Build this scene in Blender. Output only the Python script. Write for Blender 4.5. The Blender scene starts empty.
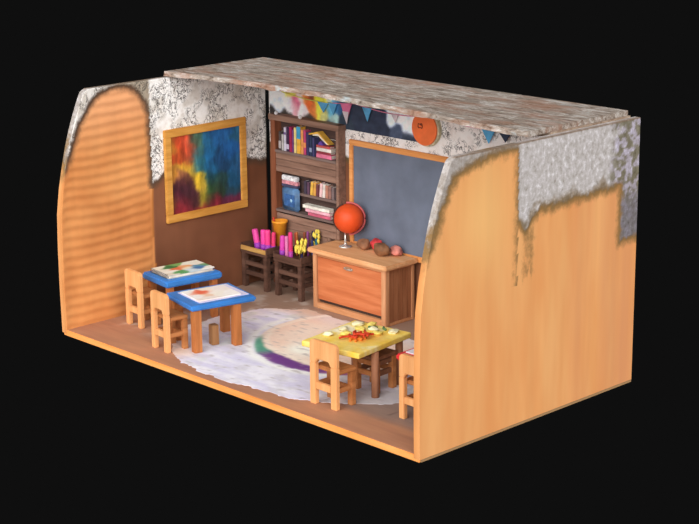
import bpy, bmesh, math, random
from mathutils import Vector, Matrix, noise
random.seed(7)
SC = bpy.context.scene
COL = SC.collection
PI = math.pi

# ------------------------------------------------------------ camera, world, light
def lin(c):
    return tuple(((v/255)/12.92 if v/255 <= .04045 else ((v/255+.055)/1.055)**2.4) for v in c)

cam_d = bpy.data.cameras.new('camera')
cam = bpy.data.objects.new('camera', cam_d); COL.objects.link(cam)
CP = Vector((16.7051, -11.2843, 6.2055)); YAW, PITCH, ROLL, FPX = -0.8032, -0.2623, -0.0097, 1705.3
fd = Vector((math.sin(YAW)*math.cos(PITCH), math.cos(YAW)*math.cos(PITCH), math.sin(PITCH)))
rt = Vector((math.cos(YAW), -math.sin(YAW), 0)); up = rt.cross(fd)
r2 = rt*math.cos(ROLL)+up*math.sin(ROLL); u2 = up*math.cos(ROLL)-rt*math.sin(ROLL)
mw = Matrix((r2, u2, -fd)).transposed().to_4x4(); mw.translation = CP
cam.matrix_world = mw
cam_d.sensor_fit = 'HORIZONTAL'; cam_d.sensor_width = 36; cam_d.lens = FPX*36/699
cam_d.clip_end = 200
SC.camera = cam

w = bpy.data.worlds.new('world'); SC.world = w; w.use_nodes = True
w.node_tree.nodes['Background'].inputs[0].default_value = (*lin((15, 15, 15)), 1)
w.node_tree.nodes['Background'].inputs[1].default_value = 1.0

def sun(name, frm, strength, angle, col=(1, 1, 1)):
    l = bpy.data.lights.new(name, 'SUN'); l.energy = strength; l.angle = math.radians(angle); l.color = col
    o = bpy.data.objects.new(name, l); COL.objects.link(o)
    o.rotation_euler = Vector(frm).to_track_quat('Z', 'Y').to_euler()
    o.location = Vector(frm)*8
sun('key_sun', (.40, -.90, .36), 2.75, 50, (1, .985, .97))
sun('side_sun', (1, -.32, .42), 2.2, 45, (1, .985, .97))
sun('top_sun', (.15, -.55, .9), 1.15, 60, (1, 1, 1))
sun('left_sun', (-.45, -1, .45), 0.9, 60, (1, 1, 1))

vs = SC.view_settings
vs.view_transform = 'Standard'; vs.look = 'None'; vs.gamma = 1; vs.exposure = 0.0; vs.use_curve_mapping = False

# ------------------------------------------------------------ materials
def nt(name):
    m = bpy.data.materials.new(name); m.use_nodes = True
    t = m.node_tree; b = t.nodes['Principled BSDF']
    b.inputs['Specular IOR Level'].default_value = .25
    return m, t, b

def N(t, kind, **kw):
    n = t.nodes.new(kind)
    for k, v in kw.items():
        if k in n.inputs.keys(): n.inputs[k].default_value = v
        else: setattr(n, k, v)
    return n

def ramp(t, fac, stops):
    r = t.nodes.new('ShaderNodeValToRGB'); e = r.color_ramp.elements
    while len(e) < len(stops): e.new(0.5)
    for el, (p, c) in zip(e, stops):
        el.position = p; el.color = (*(c if max(c) <= 1 and isinstance(c[0], float) else lin(c)), 1)
    t.links.new(fac, r.inputs[0]); return r

def coords(t, scale):
    tc = N(t, 'ShaderNodeTexCoord'); mp = N(t, 'ShaderNodeMapping')
    mp.inputs['Scale'].default_value = scale
    t.links.new(tc.outputs['Object'], mp.inputs[0]); return mp.outputs[0]

def bump(t, b, h, strength, dist=.01):
    bp = N(t, 'ShaderNodeBump'); bp.inputs['Strength'].default_value = strength; bp.inputs['Distance'].default_value = dist
    t.links.new(h, bp.inputs['Height']); t.links.new(bp.outputs[0], b.inputs['Normal'])

_mc = {}
def plain(name, c, rough=.6, metal=0, var=.10, sc=6):
    if name in _mc: return _mc[name]
    m, t, b = nt(name)
    n = N(t, 'ShaderNodeTexNoise', Scale=sc, Detail=4); t.links.new(coords(t, (1, 1, 1)), n.inputs['Vector'])
    lo = tuple(max(0, v*(1-var)) for v in c); hi = tuple(min(255, v*(1+var)) for v in c)
    r = ramp(t, n.outputs['Fac'], [(.3, lo), (.7, hi)])
    t.links.new(r.outputs[0], b.inputs['Base Color'])
    b.inputs['Roughness'].default_value = rough; b.inputs['Metallic'].default_value = metal
    _mc[name] = m; return m

def wood(name, dark, mid, light, axis='z', sc=1.0, rough=.65, bmp=.2):
    if name in _mc: return _mc[name]
    m, t, b = nt(name)
    s = {'x': (1.5, 16, 16), 'y': (16, 1.5, 16), 'z': (16, 16, 1.5)}[axis]
    n = N(t, 'ShaderNodeTexNoise', Scale=sc, Detail=6, Roughness=.6, Distortion=.4)
    t.links.new(coords(t, s), n.inputs['Vector'])
    r = ramp(t, n.outputs['Fac'], [(.25, dark), (.5, mid), (.75, light)])
    t.links.new(r.outputs[0], b.inputs['Base Color'])
    b.inputs['Roughness'].default_value = rough
    bump(t, b, n.outputs['Fac'], bmp, .01)
    _mc[name] = m; return m

def painted(name, rough=.75, var=.12, sc=(8, 8, 8), bmp=.15, nsc=1.0):
    """albedo from the computed point colours, broken up with node noise"""
    if name in _mc: return _mc[name]
    m, t, b = nt(name)
    a = N(t, 'ShaderNodeAttribute', attribute_name='paint')
    n = N(t, 'ShaderNodeTexNoise', Scale=nsc, Detail=7, Roughness=.65); t.links.new(coords(t, sc), n.inputs['Vector'])
    mr = N(t, 'ShaderNodeMapRange'); mr.inputs[1].default_value = .25; mr.inputs[2].default_value = .75
    mr.inputs[3].default_value = 1-var; mr.inputs[4].default_value = 1+var
    t.links.new(n.outputs['Fac'], mr.inputs[0])
    v = N(t, 'ShaderNodeVectorMath', operation='SCALE'); t.links.new(a.outputs['Color'], v.inputs[0]); t.links.new(mr.outputs[0], v.inputs['Scale'])
    t.links.new(v.outputs[0], b.inputs['Base Color'])
    b.inputs['Roughness'].default_value = rough
    bump(t, b, n.outputs['Fac'], bmp, .01)
    _mc[name] = m; return m

def wall_material(name, plaster_stops, psc, crack=0.0, grain=(3, 3, .25), edge=.16, stain_shade=(92, 78, 52), gvar=.10, tint=True):
    """painted wood colour below, flaking plaster where the 'sd' attribute is positive"""
    m, t, b = nt(name)
    L = t.links.new
    base = N(t, 'ShaderNodeAttribute', attribute_name='paint')
    sd = N(t, 'ShaderNodeAttribute', attribute_name='sd')
    gn = N(t, 'ShaderNodeTexNoise', Scale=1.0, Detail=5, Roughness=.55); L(coords(t, tuple(g*1.6 for g in grain)), gn.inputs['Vector'])
    mr = N(t, 'ShaderNodeMapRange'); mr.inputs[1].default_value = .3; mr.inputs[2].default_value = .7
    mr.inputs[3].default_value = 1-gvar; mr.inputs[4].default_value = 1+gvar; L(gn.outputs['Fac'], mr.inputs[0])
    vm = N(t, 'ShaderNodeVectorMath', operation='SCALE'); L(base.outputs['Color'], vm.inputs[0]); L(mr.outputs[0], vm.inputs['Scale'])
    # plaster colour
    pn = N(t, 'ShaderNodeTexNoise', Scale=psc, Detail=8, Roughness=.7); L(coords(t, (1, 1, 1)), pn.inputs['Vector'])
    pr = ramp(t, pn.outputs['Fac'], plaster_stops)
    pcol = pr.outputs[0]
    if tint:
        ta = N(t, 'ShaderNodeAttribute', attribute_name='tint'); tm = N(t, 'ShaderNodeVectorMath', operation='MULTIPLY')
        L(pcol, tm.inputs[0]); L(ta.outputs['Color'], tm.inputs[1]); pcol = tm.outputs[0]
    if crack:
        wn = N(t, 'ShaderNodeTexNoise', Scale=14.0, Detail=4, Roughness=.7, Distortion=.8); L(coords(t, (1, 1, .8)), wn.inputs['Vector'])
        cr = ramp(t, wn.outputs['Fac'], [(.0, (0, 0, 0)), (.465, (0, 0, 0)), (.485, (255, 255, 255)), (.515, (255, 255, 255)), (.535, (0, 0, 0)), (1, (0, 0, 0))])
        k = N(t, 'ShaderNodeTexNoise', Scale=4.0, Detail=2); L(coords(t, (1, 1, 1)), k.inputs['Vector'])
        kr = ramp(t, k.outputs['Fac'], [(.42, (0, 0, 0)), (.52, (255, 255, 255))])
        mu = N(t, 'ShaderNodeMath', operation='MULTIPLY'); L(cr.outputs[0], mu.inputs[0]); L(kr.outputs[0], mu.inputs[1])
        mu2 = N(t, 'ShaderNodeMath', operation='MULTIPLY'); L(mu.outputs[0], mu2.inputs[0]); mu2.inputs[1].default_value = crack
        mx = N(t, 'ShaderNodeMix', data_type='RGBA'); L(mu2.outputs[0], mx.inputs[0]); L(pcol, mx.inputs[6]); mx.inputs[7].default_value = (*lin((62, 56, 52)), 1)
        pcol = mx.outputs[2]
    # noisy edge
    en = N(t, 'ShaderNodeTexNoise', Scale=9, Detail=6, Roughness=.7); L(coords(t, (1, 1, .8)), en.inputs['Vector'])
    e1 = N(t, 'ShaderNodeMath', operation='SUBTRACT'); L(en.outputs['Fac'], e1.inputs[0]); e1.inputs[1].default_value = .5
    e2 = N(t, 'ShaderNodeMath', operation='MULTIPLY_ADD'); L(e1.outputs[0], e2.inputs[0]); e2.inputs[1].default_value = edge; L(sd.outputs['Fac'], e2.inputs[2])
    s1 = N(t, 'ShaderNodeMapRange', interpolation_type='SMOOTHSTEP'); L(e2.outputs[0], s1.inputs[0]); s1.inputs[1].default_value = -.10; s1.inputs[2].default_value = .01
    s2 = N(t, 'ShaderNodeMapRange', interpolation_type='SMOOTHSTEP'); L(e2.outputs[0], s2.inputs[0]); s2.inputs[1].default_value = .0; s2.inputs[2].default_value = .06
    st = N(t, 'ShaderNodeMix', data_type='RGBA'); L(s1.outputs[0], st.inputs[0]); L(vm.outputs[0], st.inputs[6]); st.inputs[7].default_value = (*lin(stain_shade), 1)  # brown stain band that also paints the shadow along the plaster edge
    fin = N(t, 'ShaderNodeMix', data_type='RGBA'); L(s2.outputs[0], fin.inputs[0]); L(st.outputs[2], fin.inputs[6]); L(pcol, fin.inputs[7])
    L(fin.outputs[2], b.inputs['Base Color']); b.inputs['Roughness'].default_value = .8
    ha = N(t, 'ShaderNodeMath', operation='MULTIPLY'); L(pn.outputs['Fac'], ha.inputs[0]); L(s2.outputs[0], ha.inputs[1])
    bump(t, b, ha.outputs[0], .5, .02)
    return m

# ------------------------------------------------------------ mesh helpers
class MB:
    def __init__(s): s.bm = bmesh.new()
    def _merge(s, b2, mat):
        if mat is not None: bmesh.ops.transform(b2, matrix=mat, verts=b2.verts)
        me = bpy.data.meshes.new('t'); b2.to_mesh(me); b2.free(); s.bm.from_mesh(me); bpy.data.meshes.remove(me)
    def box(s, x0, x1, y0, y1, z0, z1, bev=.008, mat=None, seg=2):
        b = bmesh.new(); bmesh.ops.create_cube(b, size=1)
        bmesh.ops.scale(b, vec=(x1-x0, y1-y0, z1-z0), verts=b.verts)
        bmesh.ops.translate(b, vec=((x0+x1)/2, (y0+y1)/2, (z0+z1)/2), verts=b.verts)
        if bev: bmesh.ops.bevel(b, geom=b.edges[:], offset=min(bev, .45*min(x1-x0, y1-y0, z1-z0)), segments=seg, affect='EDGES')
        s._merge(b, mat); return s
    def prism(s, pts, y0, y1, bev=.006, axis='y', mat=None):
        """outline in the x-z plane (axis y), y-z plane (axis x) or x-y plane (axis z), extruded"""
        b = bmesh.new()
        mk = {'y': lambda p, d: (p[0], d, p[1]), 'x': lambda p, d: (d, p[0], p[1]), 'z': lambda p, d: (p[0], p[1], d)}[axis]
        A = [b.verts.new(mk(p, y0)) for p in pts]; B = [b.verts.new(mk(p, y1)) for p in pts]
        b.faces.new(A); b.faces.new(B[::-1]); n = len(pts)
        for i in range(n): b.faces.new((A[i], B[i], B[(i+1) % n], A[(i+1) % n]))
        bmesh.ops.recalc_face_normals(b, faces=b.faces)
        if bev:
            es = [e for e in b.edges if e.calc_face_angle(0) > .6]
            bmesh.ops.bevel(b, geom=es, offset=bev, segments=2, affect='EDGES')
        s._merge(b, mat); return s
    def cyl(s, p, q, r0, r1=None, seg=16, cap=True):
        p, q = Vector(p), Vector(q); r1 = r0 if r1 is None else r1
        b = bmesh.new(); bmesh.ops.create_cone(b, cap_ends=cap, segments=seg, radius1=r0, radius2=r1, depth=(q-p).length)
        m = (q-p).to_track_quat('Z', 'Y').to_matrix().to_4x4(); m.translation = (p+q)/2
        s._merge(b, m); return s
    def ball(s, c, r, seg=24, sq=(1, 1, 1), rot=None, lump=0, seed=0):
        b = bmesh.new(); bmesh.ops.create_uvsphere(b, u_segments=seg, v_segments=seg//2+4, radius=1)
        for v in b.verts:
            k = 1 + (lump*noise.noise(v.co*1.3+Vector((seed, seed*2, 0))) if lump else 0)
            v.co = Vector((v.co.x*r*sq[0]*k, v.co.y*r*sq[1]*k, v.co.z*r*sq[2]*k))
        m = (rot.to_4x4() if rot else Matrix.Identity(4)); m = m.copy(); m.translation = Vector(c)
        s._merge(b, m); return s
    def tube(s, pts, r, seg=8):
        pts = [Vector(p) for p in pts]; rings = []
        for i, p in enumerate(pts):
            d = (pts[min(i+1, len(pts)-1)]-pts[max(i-1, 0)]).normalized()
            a = d.cross(Vector((0, 0, 1)));  a = a.normalized() if a.length > 1e-3 else Vector((1, 0, 0))
            c = d.cross(a)
            rings.append([s.bm.verts.new(p+(a*math.cos(2*PI*k/seg)+c*math.sin(2*PI*k/seg))*r) for k in range(seg)])
        for A, B in zip(rings, rings[1:]):
            for k in range(seg): s.bm.faces.new((A[k], A[(k+1) % seg], B[(k+1) % seg], B[k]))
        s.bm.faces.new(rings[0][::-1]); s.bm.faces.new(rings[-1]); return s
    def lathe(s, prof, c=(0, 0, 0), seg=28):
        rings = [[s.bm.verts.new((c[0]+r*math.cos(2*PI*k/seg), c[1]+r*math.sin(2*PI*k/seg), c[2]+z)) for k in range(seg)] for r, z in prof]
        for A, B in zip(rings, rings[1:]):
            for k in range(seg): s.bm.faces.new((A[k], A[(k+1) % seg], B[(k+1) % seg], B[k]))
        s.bm.faces.new(rings[0][::-1]); s.bm.faces.new(rings[-1]); return s
    def build(s, name, mat, parent=None, smooth=False, loc=None, rotz=0):
        me = bpy.data.meshes.new(name); bmesh.ops.recalc_face_normals(s.bm, faces=s.bm.faces); s.bm.to_mesh(me); s.bm.free()
        if smooth:
            for p in me.polygons: p.use_smooth = True
        me.materials.append(mat)
        o = bpy.data.objects.new(name, me); COL.objects.link(o)
        if parent: o.parent = parent
        if loc is not None: o.location = loc; o.rotation_euler = (0, 0, rotz)
        return o

def empty(name, loc, rz=0):
    o = bpy.data.objects.new(name, None); COL.objects.link(o); o.location = loc; o.rotation_euler = (0, 0, rz)
    o.empty_display_size = .1; return o
def tag(o, label=None, cat=None, group=None, kind=None):
    if label: o['label'] = label
    if cat: o['category'] = cat
    if group: o['group'] = group
    if kind: o['kind'] = kind
    return o
def copy_tree(o, parent=None):
    c = o.copy(); COL.objects.link(c); c.parent = parent
    for ch in [x for x in COL.objects if x.parent is o]: copy_tree(ch, c)
    return c

def slab_painted(name, org, U, V, T, nu, nv, fn, mat, parent=None, bulge=None):
    """solid panel: front face org+u*U+v*V as a grid of point colours from fn(u,v); thickness vector T goes behind it"""
    org, U, V, T = Vector(org), Vector(U), Vector(V), Vector(T)
    vs_, cols, fs = [], [], []
    for j in range(nv+1):
        for i in range(nu+1):
            u, v = i/nu, j/nv
            p = org+U*u+V*v
            if bulge: p = p+bulge(u, v)
            vs_.append(p); cols.append(fn(u, v))
    W_ = nu+1
    for j in range(nv):
        for i in range(nu): fs.append((j*W_+i, j*W_+i+1, (j+1)*W_+i+1, (j+1)*W_+i))
    loop = [i for i in range(W_)] + [j*W_+nu for j in range(1, nv+1)] + [nv*W_+i for i in range(nu-1, -1, -1)] + [j*W_ for j in range(nv-1, 0, -1)]
    b0 = len(vs_)
    for k in loop: vs_.append(vs_[k]+T); cols.append(cols[k])
    n = len(loop)
    for a in range(n): fs.append((loop[a], b0+a, b0+(a+1) % n, loop[(a+1) % n]))
    fs.append(tuple(range(b0+n-1, b0-1, -1)))
    me = bpy.data.meshes.new(name); me.from_pydata([tuple(v) for v in vs_], [], fs)
    at = me.color_attributes.new('paint', 'FLOAT_COLOR', 'POINT')
    for k, c in enumerate(cols): at.data[k].color = (*lin(c), 1)
    bm = bmesh.new(); bm.from_mesh(me); bmesh.ops.recalc_face_normals(bm, faces=bm.faces); bm.to_mesh(me); bm.free()
    me.materials.append(mat)
    o = bpy.data.objects.new(name, me); COL.objects.link(o)
    if parent: o.parent = parent
    return o

def fb(x, y, z=0, sc=1, oct_=4):
    return noise.fractal(Vector((x*sc, y*sc, z)), .8, 2.0, oct_)
def blend(pts, u, v, k=60, warp=.04, wsc=5, seed=0):
    u2 = u+warp*fb(u, v, seed, wsc); v2 = v+warp*fb(u, v, seed+9, wsc)
    W_ = 0; r = [0, 0, 0]
    dm = min((u2-p[0])**2+(v2-p[1])**2 for p in pts)
    for p in pts:
        q = math.exp(-k*((u2-p[0])**2+(v2-p[1])**2-dm)); W_ += q
        for i in range(3): r[i] += q*p[2][i]
    return [x/W_ for x in r]
def mixc(a, b, t): t = max(0, min(1, t)); return [a[i]*(1-t)+b[i]*t for i in range(3)]
def sst(x, a, b): t = max(0, min(1, (x-a)/(b-a))); return t*t*(3-2*t)
def clampc(c): return [max(3, min(250, v)) for v in c]

# ------------------------------------------------------------ the shell
FZ, H, W, YB, WZ = .07, 2.965, 6.0, 3.30, .034
PROF = [(.07, -.03), (.6, -.035), (1.1, -.03), (1.5, -.015), (1.8, .03), (2.07, .09), (2.30, .15), (2.50, .215), (2.68, .285), (2.83, .35), (2.93, .40), (2.965, .47)]
def yf(z):
    for (z0, y0), (z1, y1) in zip(PROF, PROF[1:]):
        if z <= z1: return y0+(y1-y0)*(z-z0)/(z1-z0)
    return PROF[-1][1]
ARCH = [(-.3, 0), (-.3, 1.6), (.04, 2.0), (.13, 2.15), (.225, 2.35), (.32, 2.57), (.45, 2.75), (.55, 2.84), (.67, 2.905), (.80, 2.94), (.95, 2.95), (1.08, 2.92), (1.2, 2.83), (1.30, 2.70), (1.36, 2.52), (1.37, 0)]
ARCH_R = [(-.3, 0), (-.3, 1.6), (.03, 1.96), (.19, 2.22), (.29, 2.46), (.38, 2.62), (.48, 2.76), (.62, 2.81), (.80, 2.85), (1.0, 2.88), (1.2, 2.895), (1.36, 2.88), (1.37, 2.80), (1.40, 0)]
def poly_sd(P, y, z):
    """signed distance, negative inside"""
    d = 1e9; ins = False; n = len(P)
    for i in range(n):
        a, b = P[i], P[(i+1) % n]
        ex, ey = b[0]-a[0], b[1]-a[1]; wx, wy = y-a[0], z-a[1]
        t = max(0, min(1, (wx*ex+wy*ey)/(ex*ex+ey*ey+1e-12)))
        d = min(d, (wx-ex*t)**2+(wy-ey*t)**2)
        if (a[1] > z) != (b[1] > z) and y < (b[0]-a[0])*(z-a[1])/(b[1]-a[1])+a[0]: ins = not ins
    return -math.sqrt(d) if ins else math.sqrt(d)

def side_wall(name, xo, xi, mat_in, mat_out, fin, fout, yend, ribs):
    """curved-front side wall; fin/fout give (colour, sd) on the inner and outer face"""
    ny, nz = 150, 190
    verts, cols, sds, faces, mids, tin = [], [], [], [], [], []
    def face(x, fn, rib):
        b = len(verts)
        for j in range(nz+1):
            z = WZ+(H-WZ)*j/nz
            for i in range(ny+1):
                u = i/ny; y0 = yf(z); y = y0+(yend-y0)*u
                dx = 0
                if rib:
                    d = -poly_sd(ARCH, y, z)
                    k = sst(d, .02, .10)*sst(y-y0, .01, .07)
                    dx = rib*(k*(.5+.5*math.sin((z+.02*math.sin(y*3.1)+.015*fb(y, z, 3, 2))*2*PI/.120+y*.5+.5*noise.noise(Vector((y*2.2, z*1.5, 0)))))*.012 - sst(d, -.01, .02)*.008*sst(y-y0, .01, .07))
                verts.append((x+dx, y, z)); c, s = fn(y, z); cols.append(c); sds.append(s); tin.append((tint_inner if x in (.08, W-.08) else tint_outer)(y, z))
        return b
    bi = face(xi, fin, (1 if xi > xo else -1) if ribs else 0); bo = face(xo, fout, 0)
    Wn = ny+1
    for b, mi in ((bi, 0), (bo, 1)):
        for j in range(nz):
            for i in range(ny):
                k = b+j*Wn+i; faces.append((k, k+1, k+Wn+1, k+Wn)); mids.append(mi)
    for j in range(nz):                                   # front and rear edges
        for i, in ((0,), (ny,)):
            a, c = bi+j*Wn+i, bo+j*Wn+i; faces.append((a, a+Wn, c+Wn, c)); mids.append(0 if i else 1)
    for i in range(ny):                                   # top and bottom
        for j in (0, nz):
            a, c = bi+j*Wn+i, bo+j*Wn+i; faces.append((a, a+1, c+1, c)); mids.append(1)
    me = bpy.data.meshes.new(name); me.from_pydata(verts, [], faces)
    at = me.color_attributes.new('paint', 'FLOAT_COLOR', 'POINT'); me.attributes.new('sd', 'FLOAT', 'POINT'); me.color_attributes.new('tint', 'FLOAT_COLOR', 'POINT')
    at = me.color_attributes['paint']; sa = me.attributes['sd']; tt = me.color_attributes['tint']
    for k in range(len(verts)): tt.data[k].color = (*lin(tin[k]), 1)
    for k in range(len(verts)): at.data[k].color = (*lin(cols[k]), 1); sa.data[k].value = sds[k]
    for m in (mat_in, mat_out, wood('wing_edge_wood', (214, 146, 86), (233, 170, 108), (240, 184, 124), 'z', bmp=.05)): me.materials.append(m)
    for p, mi in zip(me.polygons, mids): p.material_index = mi; p.use_smooth = ribs and mi == 0
    bm = bmesh.new(); bm.from_mesh(me); bmesh.ops.recalc_face_normals(bm, faces=bm.faces)
    lay = None; bm.to_mesh(me); bm.free()
    o = bpy.data.objects.new(name, me); COL.objects.link(o); return tag(o, kind='structure')

def col_inner(y, z):
    sd_arch = poly_sd(ARCH, y, z)
    if y < 1.372:
        c = mixc((216, 148, 88), (198, 126, 70), .5+.8*fb(y, z, 1, 1.3))
        c = mixc(c, (228, 162, 112), sst(z, 2.0, 2.9))
        s = sd_arch if z > 1.6 else -.3
        if abs(y-1.372) < .02 and z < 2.5: c = (170, 105, 50)
        return c, s
    c = mixc((132, 84, 58), (108, 66, 44), .5+.8*fb(y, z, 4, .9))
    zb = 1.72 + .33*math.exp(-((y-1.52)/.1)**2)*-.0 + .08*fb(y, 0, 2, 2)
    if y > 1.62 and y < 2.9: zb = 1.95
    return c, z-zb
def col_outer(y, z):
    sd_arch = poly_sd(ARCH_R, y, z)
    c = mixc((230, 168, 108), (222, 150, 90), .5+.9*fb(y*1.5, z*.25, 7, 1.6))
    c = mixc(c, (236, 180, 114), math.exp(-((y-.85)/.4)**2-((z-2.3)/.6)**2))
    c = mixc(c, (212, 142, 96), .8*sst(y, 1.7, 3.2)*(.5+.8*fb(y*3.0, z*.2, 2, 1.2)))
    if abs(y-1.41) < .012 and z > 2.1: c = (203, 134, 72)
    s = -1
    if y < 1.39:
        s = sd_arch-.02 if z > 1.5 else -.3
    elif z > 1.2:
        zb = 2.20 if y > 1.62 else 2.20
        if y < 1.70: zb = 2.20-.16*math.exp(-((y-1.50)/.09)**2)
        else: zb = 2.23+.05*(y-1.66)/1.6
        s = z-zb
        dr = min(y-3.06, z-1.66)                       # long patch down the rear corner
        s = max(s, min(.08, dr))
    if z < 2.25:
        st = -.045 - .9*max(0, abs(y-1.545+.01*math.sin(z*9))-.055) - .5*max(0, 1.62+.25*noise.noise(Vector((y*22, 0, 3)))-z)
        s = max(s, st if z > 1.3 else -.3, -.3)
    return c, s
def tint_outer(y, z):
    c, s = col_outer(y, z); n = fb(y, z, 5, 5)
    if z > H-.003: return (176, 152, 128)
    t = mixc((178, 160, 132), (255, 255, 255), sst(s+.12*n, .0, .13))
    k = sst(y+.12*n, 2.85, 3.02); t = mixc(t, mixc((150, 146, 120), (232, 228, 250), sst(fb(y, z, 2, 9), -.15, .15)), .85*k)
    t = mixc(t, (158, 156, 166), .8*k*(1-sst(z, 2.0, 2.3)))
    if y < 1.4: t = mixc(t, (205, 198, 188), .35+.5*n)
    if y > 1.4: t = mixc(t, (150, 140, 122), .7*(1-sst(z, 1.9, 2.2))*(1-k))
    return t
def tint_inner(y, z):
    n = fb(y, z, 5, 4); t = mixc((255, 255, 255), (200, 192, 182), .5*sst(n, 0, .5))
    if y < 1.37: t = mixc(t, (170, 158, 140), .75*sst(y, .55, 1.2)+.2)
    return t
def col_wood_in_right(y, z):
    c, s = col_inner(y, z); return c, s
def col_outer_left(y, z): return col_outer(y, z)

m_in = wall_material('flaking_inner_plaster', [(.22, (176, 168, 160)), (.36, (228, 223, 218)), (.5, (243, 241, 238)), (.8, (246, 244, 242))], 11, crack=1.0, edge=.12, stain_shade=(88, 66, 50), gvar=.07)
m_out = wall_material('flaking_outer_plaster', [(.30, (128, 118, 108)), (.40, (172, 165, 160)), (.55, (196, 190, 190)), (.64, (222, 218, 220)), (.72, (232, 230, 232))], 15, crack=.0, edge=.20, stain_shade=(138, 106, 64), gvar=.045, grain=(2.4, 2.4, .16))
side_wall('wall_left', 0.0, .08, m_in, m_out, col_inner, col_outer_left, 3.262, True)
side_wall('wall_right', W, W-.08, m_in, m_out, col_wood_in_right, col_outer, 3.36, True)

# floor slab
def floor_col(u, v):
    x, y = .02+5.97*u, 0+3.37*v
    c = mixc((182, 130, 98), (168, 118, 92), .5+fb(x*.5, y*3, 3, 1.5))
    c = mixc(c, (168, 132, 114), sst(y, .45, 1.0)*.8)
    c = mixc(c, (156, 128, 110), sst(y, 1.6, 2.4)*.8)
    c = mixc(c, (204, 192, 182), .6*sst(fb(x, y, 8, 2.6), .1, .45)*sst(y, .4, .8)*(1-sst(x, 1.5, 2)))
    if x > 4.2:                                         # worn grey tiles under the yellow table
        k = sst(y, .35, .55)*sst(x, 4.2, 4.5)
        line = min(abs((x+y*.1-4.4) % .62), abs((y-.55) % .42))
        c = mixc(c, (136, 118, 110), .8*k); c = mixc(c, (104, 84, 74), k*(1-sst(line, .0, .03))*.7)
    if x > 5.93: c = (168, 132, 92)
    return clampc(c)
fl = slab_painted('floor', (.02, 0, FZ), (5.97, 0, 0), (0, 3.37, 0), (0, 0, -FZ), 180, 100, floor_col, painted('floor_boards', .6, .10, (1.5, 14, 14), .15, 1.2)); tag(fl, kind='structure')
MB().box(.02, 5.985, -.022, -.0005, 0, FZ-.002, .006).build('trim_1', wood('floor_lip', (226, 140, 66), (240, 158, 84), (246, 172, 100), 'x', bmp=.05)); tag(COL.objects['trim_1'], kind='structure')

# back wall
def back_cs(x, z):
    c = mixc((132, 84, 58), (108, 66, 44), .5+.8*fb(x, z, 4, .9)); return c, z-1.9
bw = slab_painted('wall_back', (.105, YB, FZ), (W-.08-.105-.004, 0, 0), (0, 0, 2.925-FZ), (0, .06, 0), 150, 90,
                  lambda u, v: back_cs(u*5.8, FZ+v*2.87)[0], wall_material('flaking_back_plaster', [(.2, (190, 180, 172)), (.36, (232, 222, 216)), (.5, (242, 236, 232)), (.8, (246, 244, 242))], 9, crack=.95, edge=.12, tint=False))
sa = bw.data.attributes.new('sd', 'FLOAT', 'POINT')
for i, v in enumerate(bw.data.vertices): sa.data[i].value = v.co.z-1.9
tag(bw, kind='structure')

# roof: worn top slab over a thinner brown board
def roof_material():
    m, t, b = nt('weathered_roof'); L = t.links.new
    n1 = N(t, 'ShaderNodeTexNoise', Scale=1.0, Detail=10, Roughness=.78, Distortion=.8)
    mp = coords(t, (3.6, 15.0, 15.0)); L(mp, n1.inputs['Vector'])
    r1 = ramp(t, n1.outputs['Fac'], [(.30, (50, 42, 38)), (.40, (96, 82, 72)), (.46, (140, 126, 114)), (.53, (156, 144, 134)), (.60, (200, 194, 188)), (.68, (112, 98, 88)), (.78, (170, 160, 150))])
    n2 = N(t, 'ShaderNodeTexNoise', Scale=1.0, Detail=5, Roughness=.7); L(coords(t, (.9, 4.0, 1)), n2.inputs['Vector'])
    r2_ = ramp(t, n2.outputs['Fac'], [(.47, (0, 0, 0)), (.64, (255, 255, 255))])
    mu = N(t, 'ShaderNodeMath', operation='MULTIPLY'); L(r2_.outputs[0], mu.inputs[0]); mu.inputs[1].default_value = .62
    mx = N(t, 'ShaderNodeMix', data_type='RGBA'); L(mu.outputs[0], mx.inputs[0]); L(r1.outputs[0], mx.inputs[6]); mx.inputs[7].default_value = (*lin((150, 98, 70)), 1)
    n3 = N(t, 'ShaderNodeTexNoise', Scale=1.0, Detail=6, Roughness=.7); L(coords(t, (2.2, 9, 1)), n3.inputs['Vector'])
    r3 = ramp(t, n3.outputs['Fac'], [(.60, (0, 0, 0)), (.68, (255, 255, 255))])
    mu3 = N(t, 'ShaderNodeMath', operation='MULTIPLY'); L(r3.outputs[0], mu3.inputs[0]); mu3.inputs[1].default_value = .6
    mx3 = N(t, 'ShaderNodeMix', data_type='RGBA'); L(mu3.outputs[0], mx3.inputs[0]); L(mx.outputs[2], mx3.inputs[6]); mx3.inputs[7].default_value = (*lin((184, 204, 210)), 1)
    L(mx3.outputs[2], b.inputs['Base Color']); b.inputs['Roughness'].default_value = .9
    bump(t, b, n1.outputs['Fac'], .6, .02); return m
def roof_slab(name, x0, x1, y0, y1, z0, z1, rag, mat, bulge):
    n = 160; bot, top = [], []
    bm = bmesh.new()
    ring = [(x0+(x1-x0)*i/n, y0+bulge*math.sin(PI*min(1, i/n*1.15)**.8)+rag*fb(i*.11, 0, 5, 1)) for i in range(n+1)]
    ring += [(x1, y1), (x0, y1)]
    A = [bm.verts.new((x, y, z0+(rag*.5*fb(x, 3, 1, 2) if i <= n else 0))) for i, (x, y) in enumerate(ring)]
    B = [bm.verts.new((x, y+(.015 if i <= n else 0), z1)) for i, (x, y) in enumerate(ring)]
    bm.faces.new(A[::-1]); bm.faces.new(B)
    for i in range(len(ring)): bm.faces.new((A[i], A[(i+1) % len(ring)], B[(i+1) % len(ring)], B[i]))
    me = bpy.data.meshes.new(name); bmesh.ops.recalc_face_normals(bm, faces=bm.faces); bm.to_mesh(me); bm.free()
    me.materials.append(mat); o = bpy.data.objects.new(name, me); COL.objects.link(o); return tag(o, kind='structure')
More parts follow.
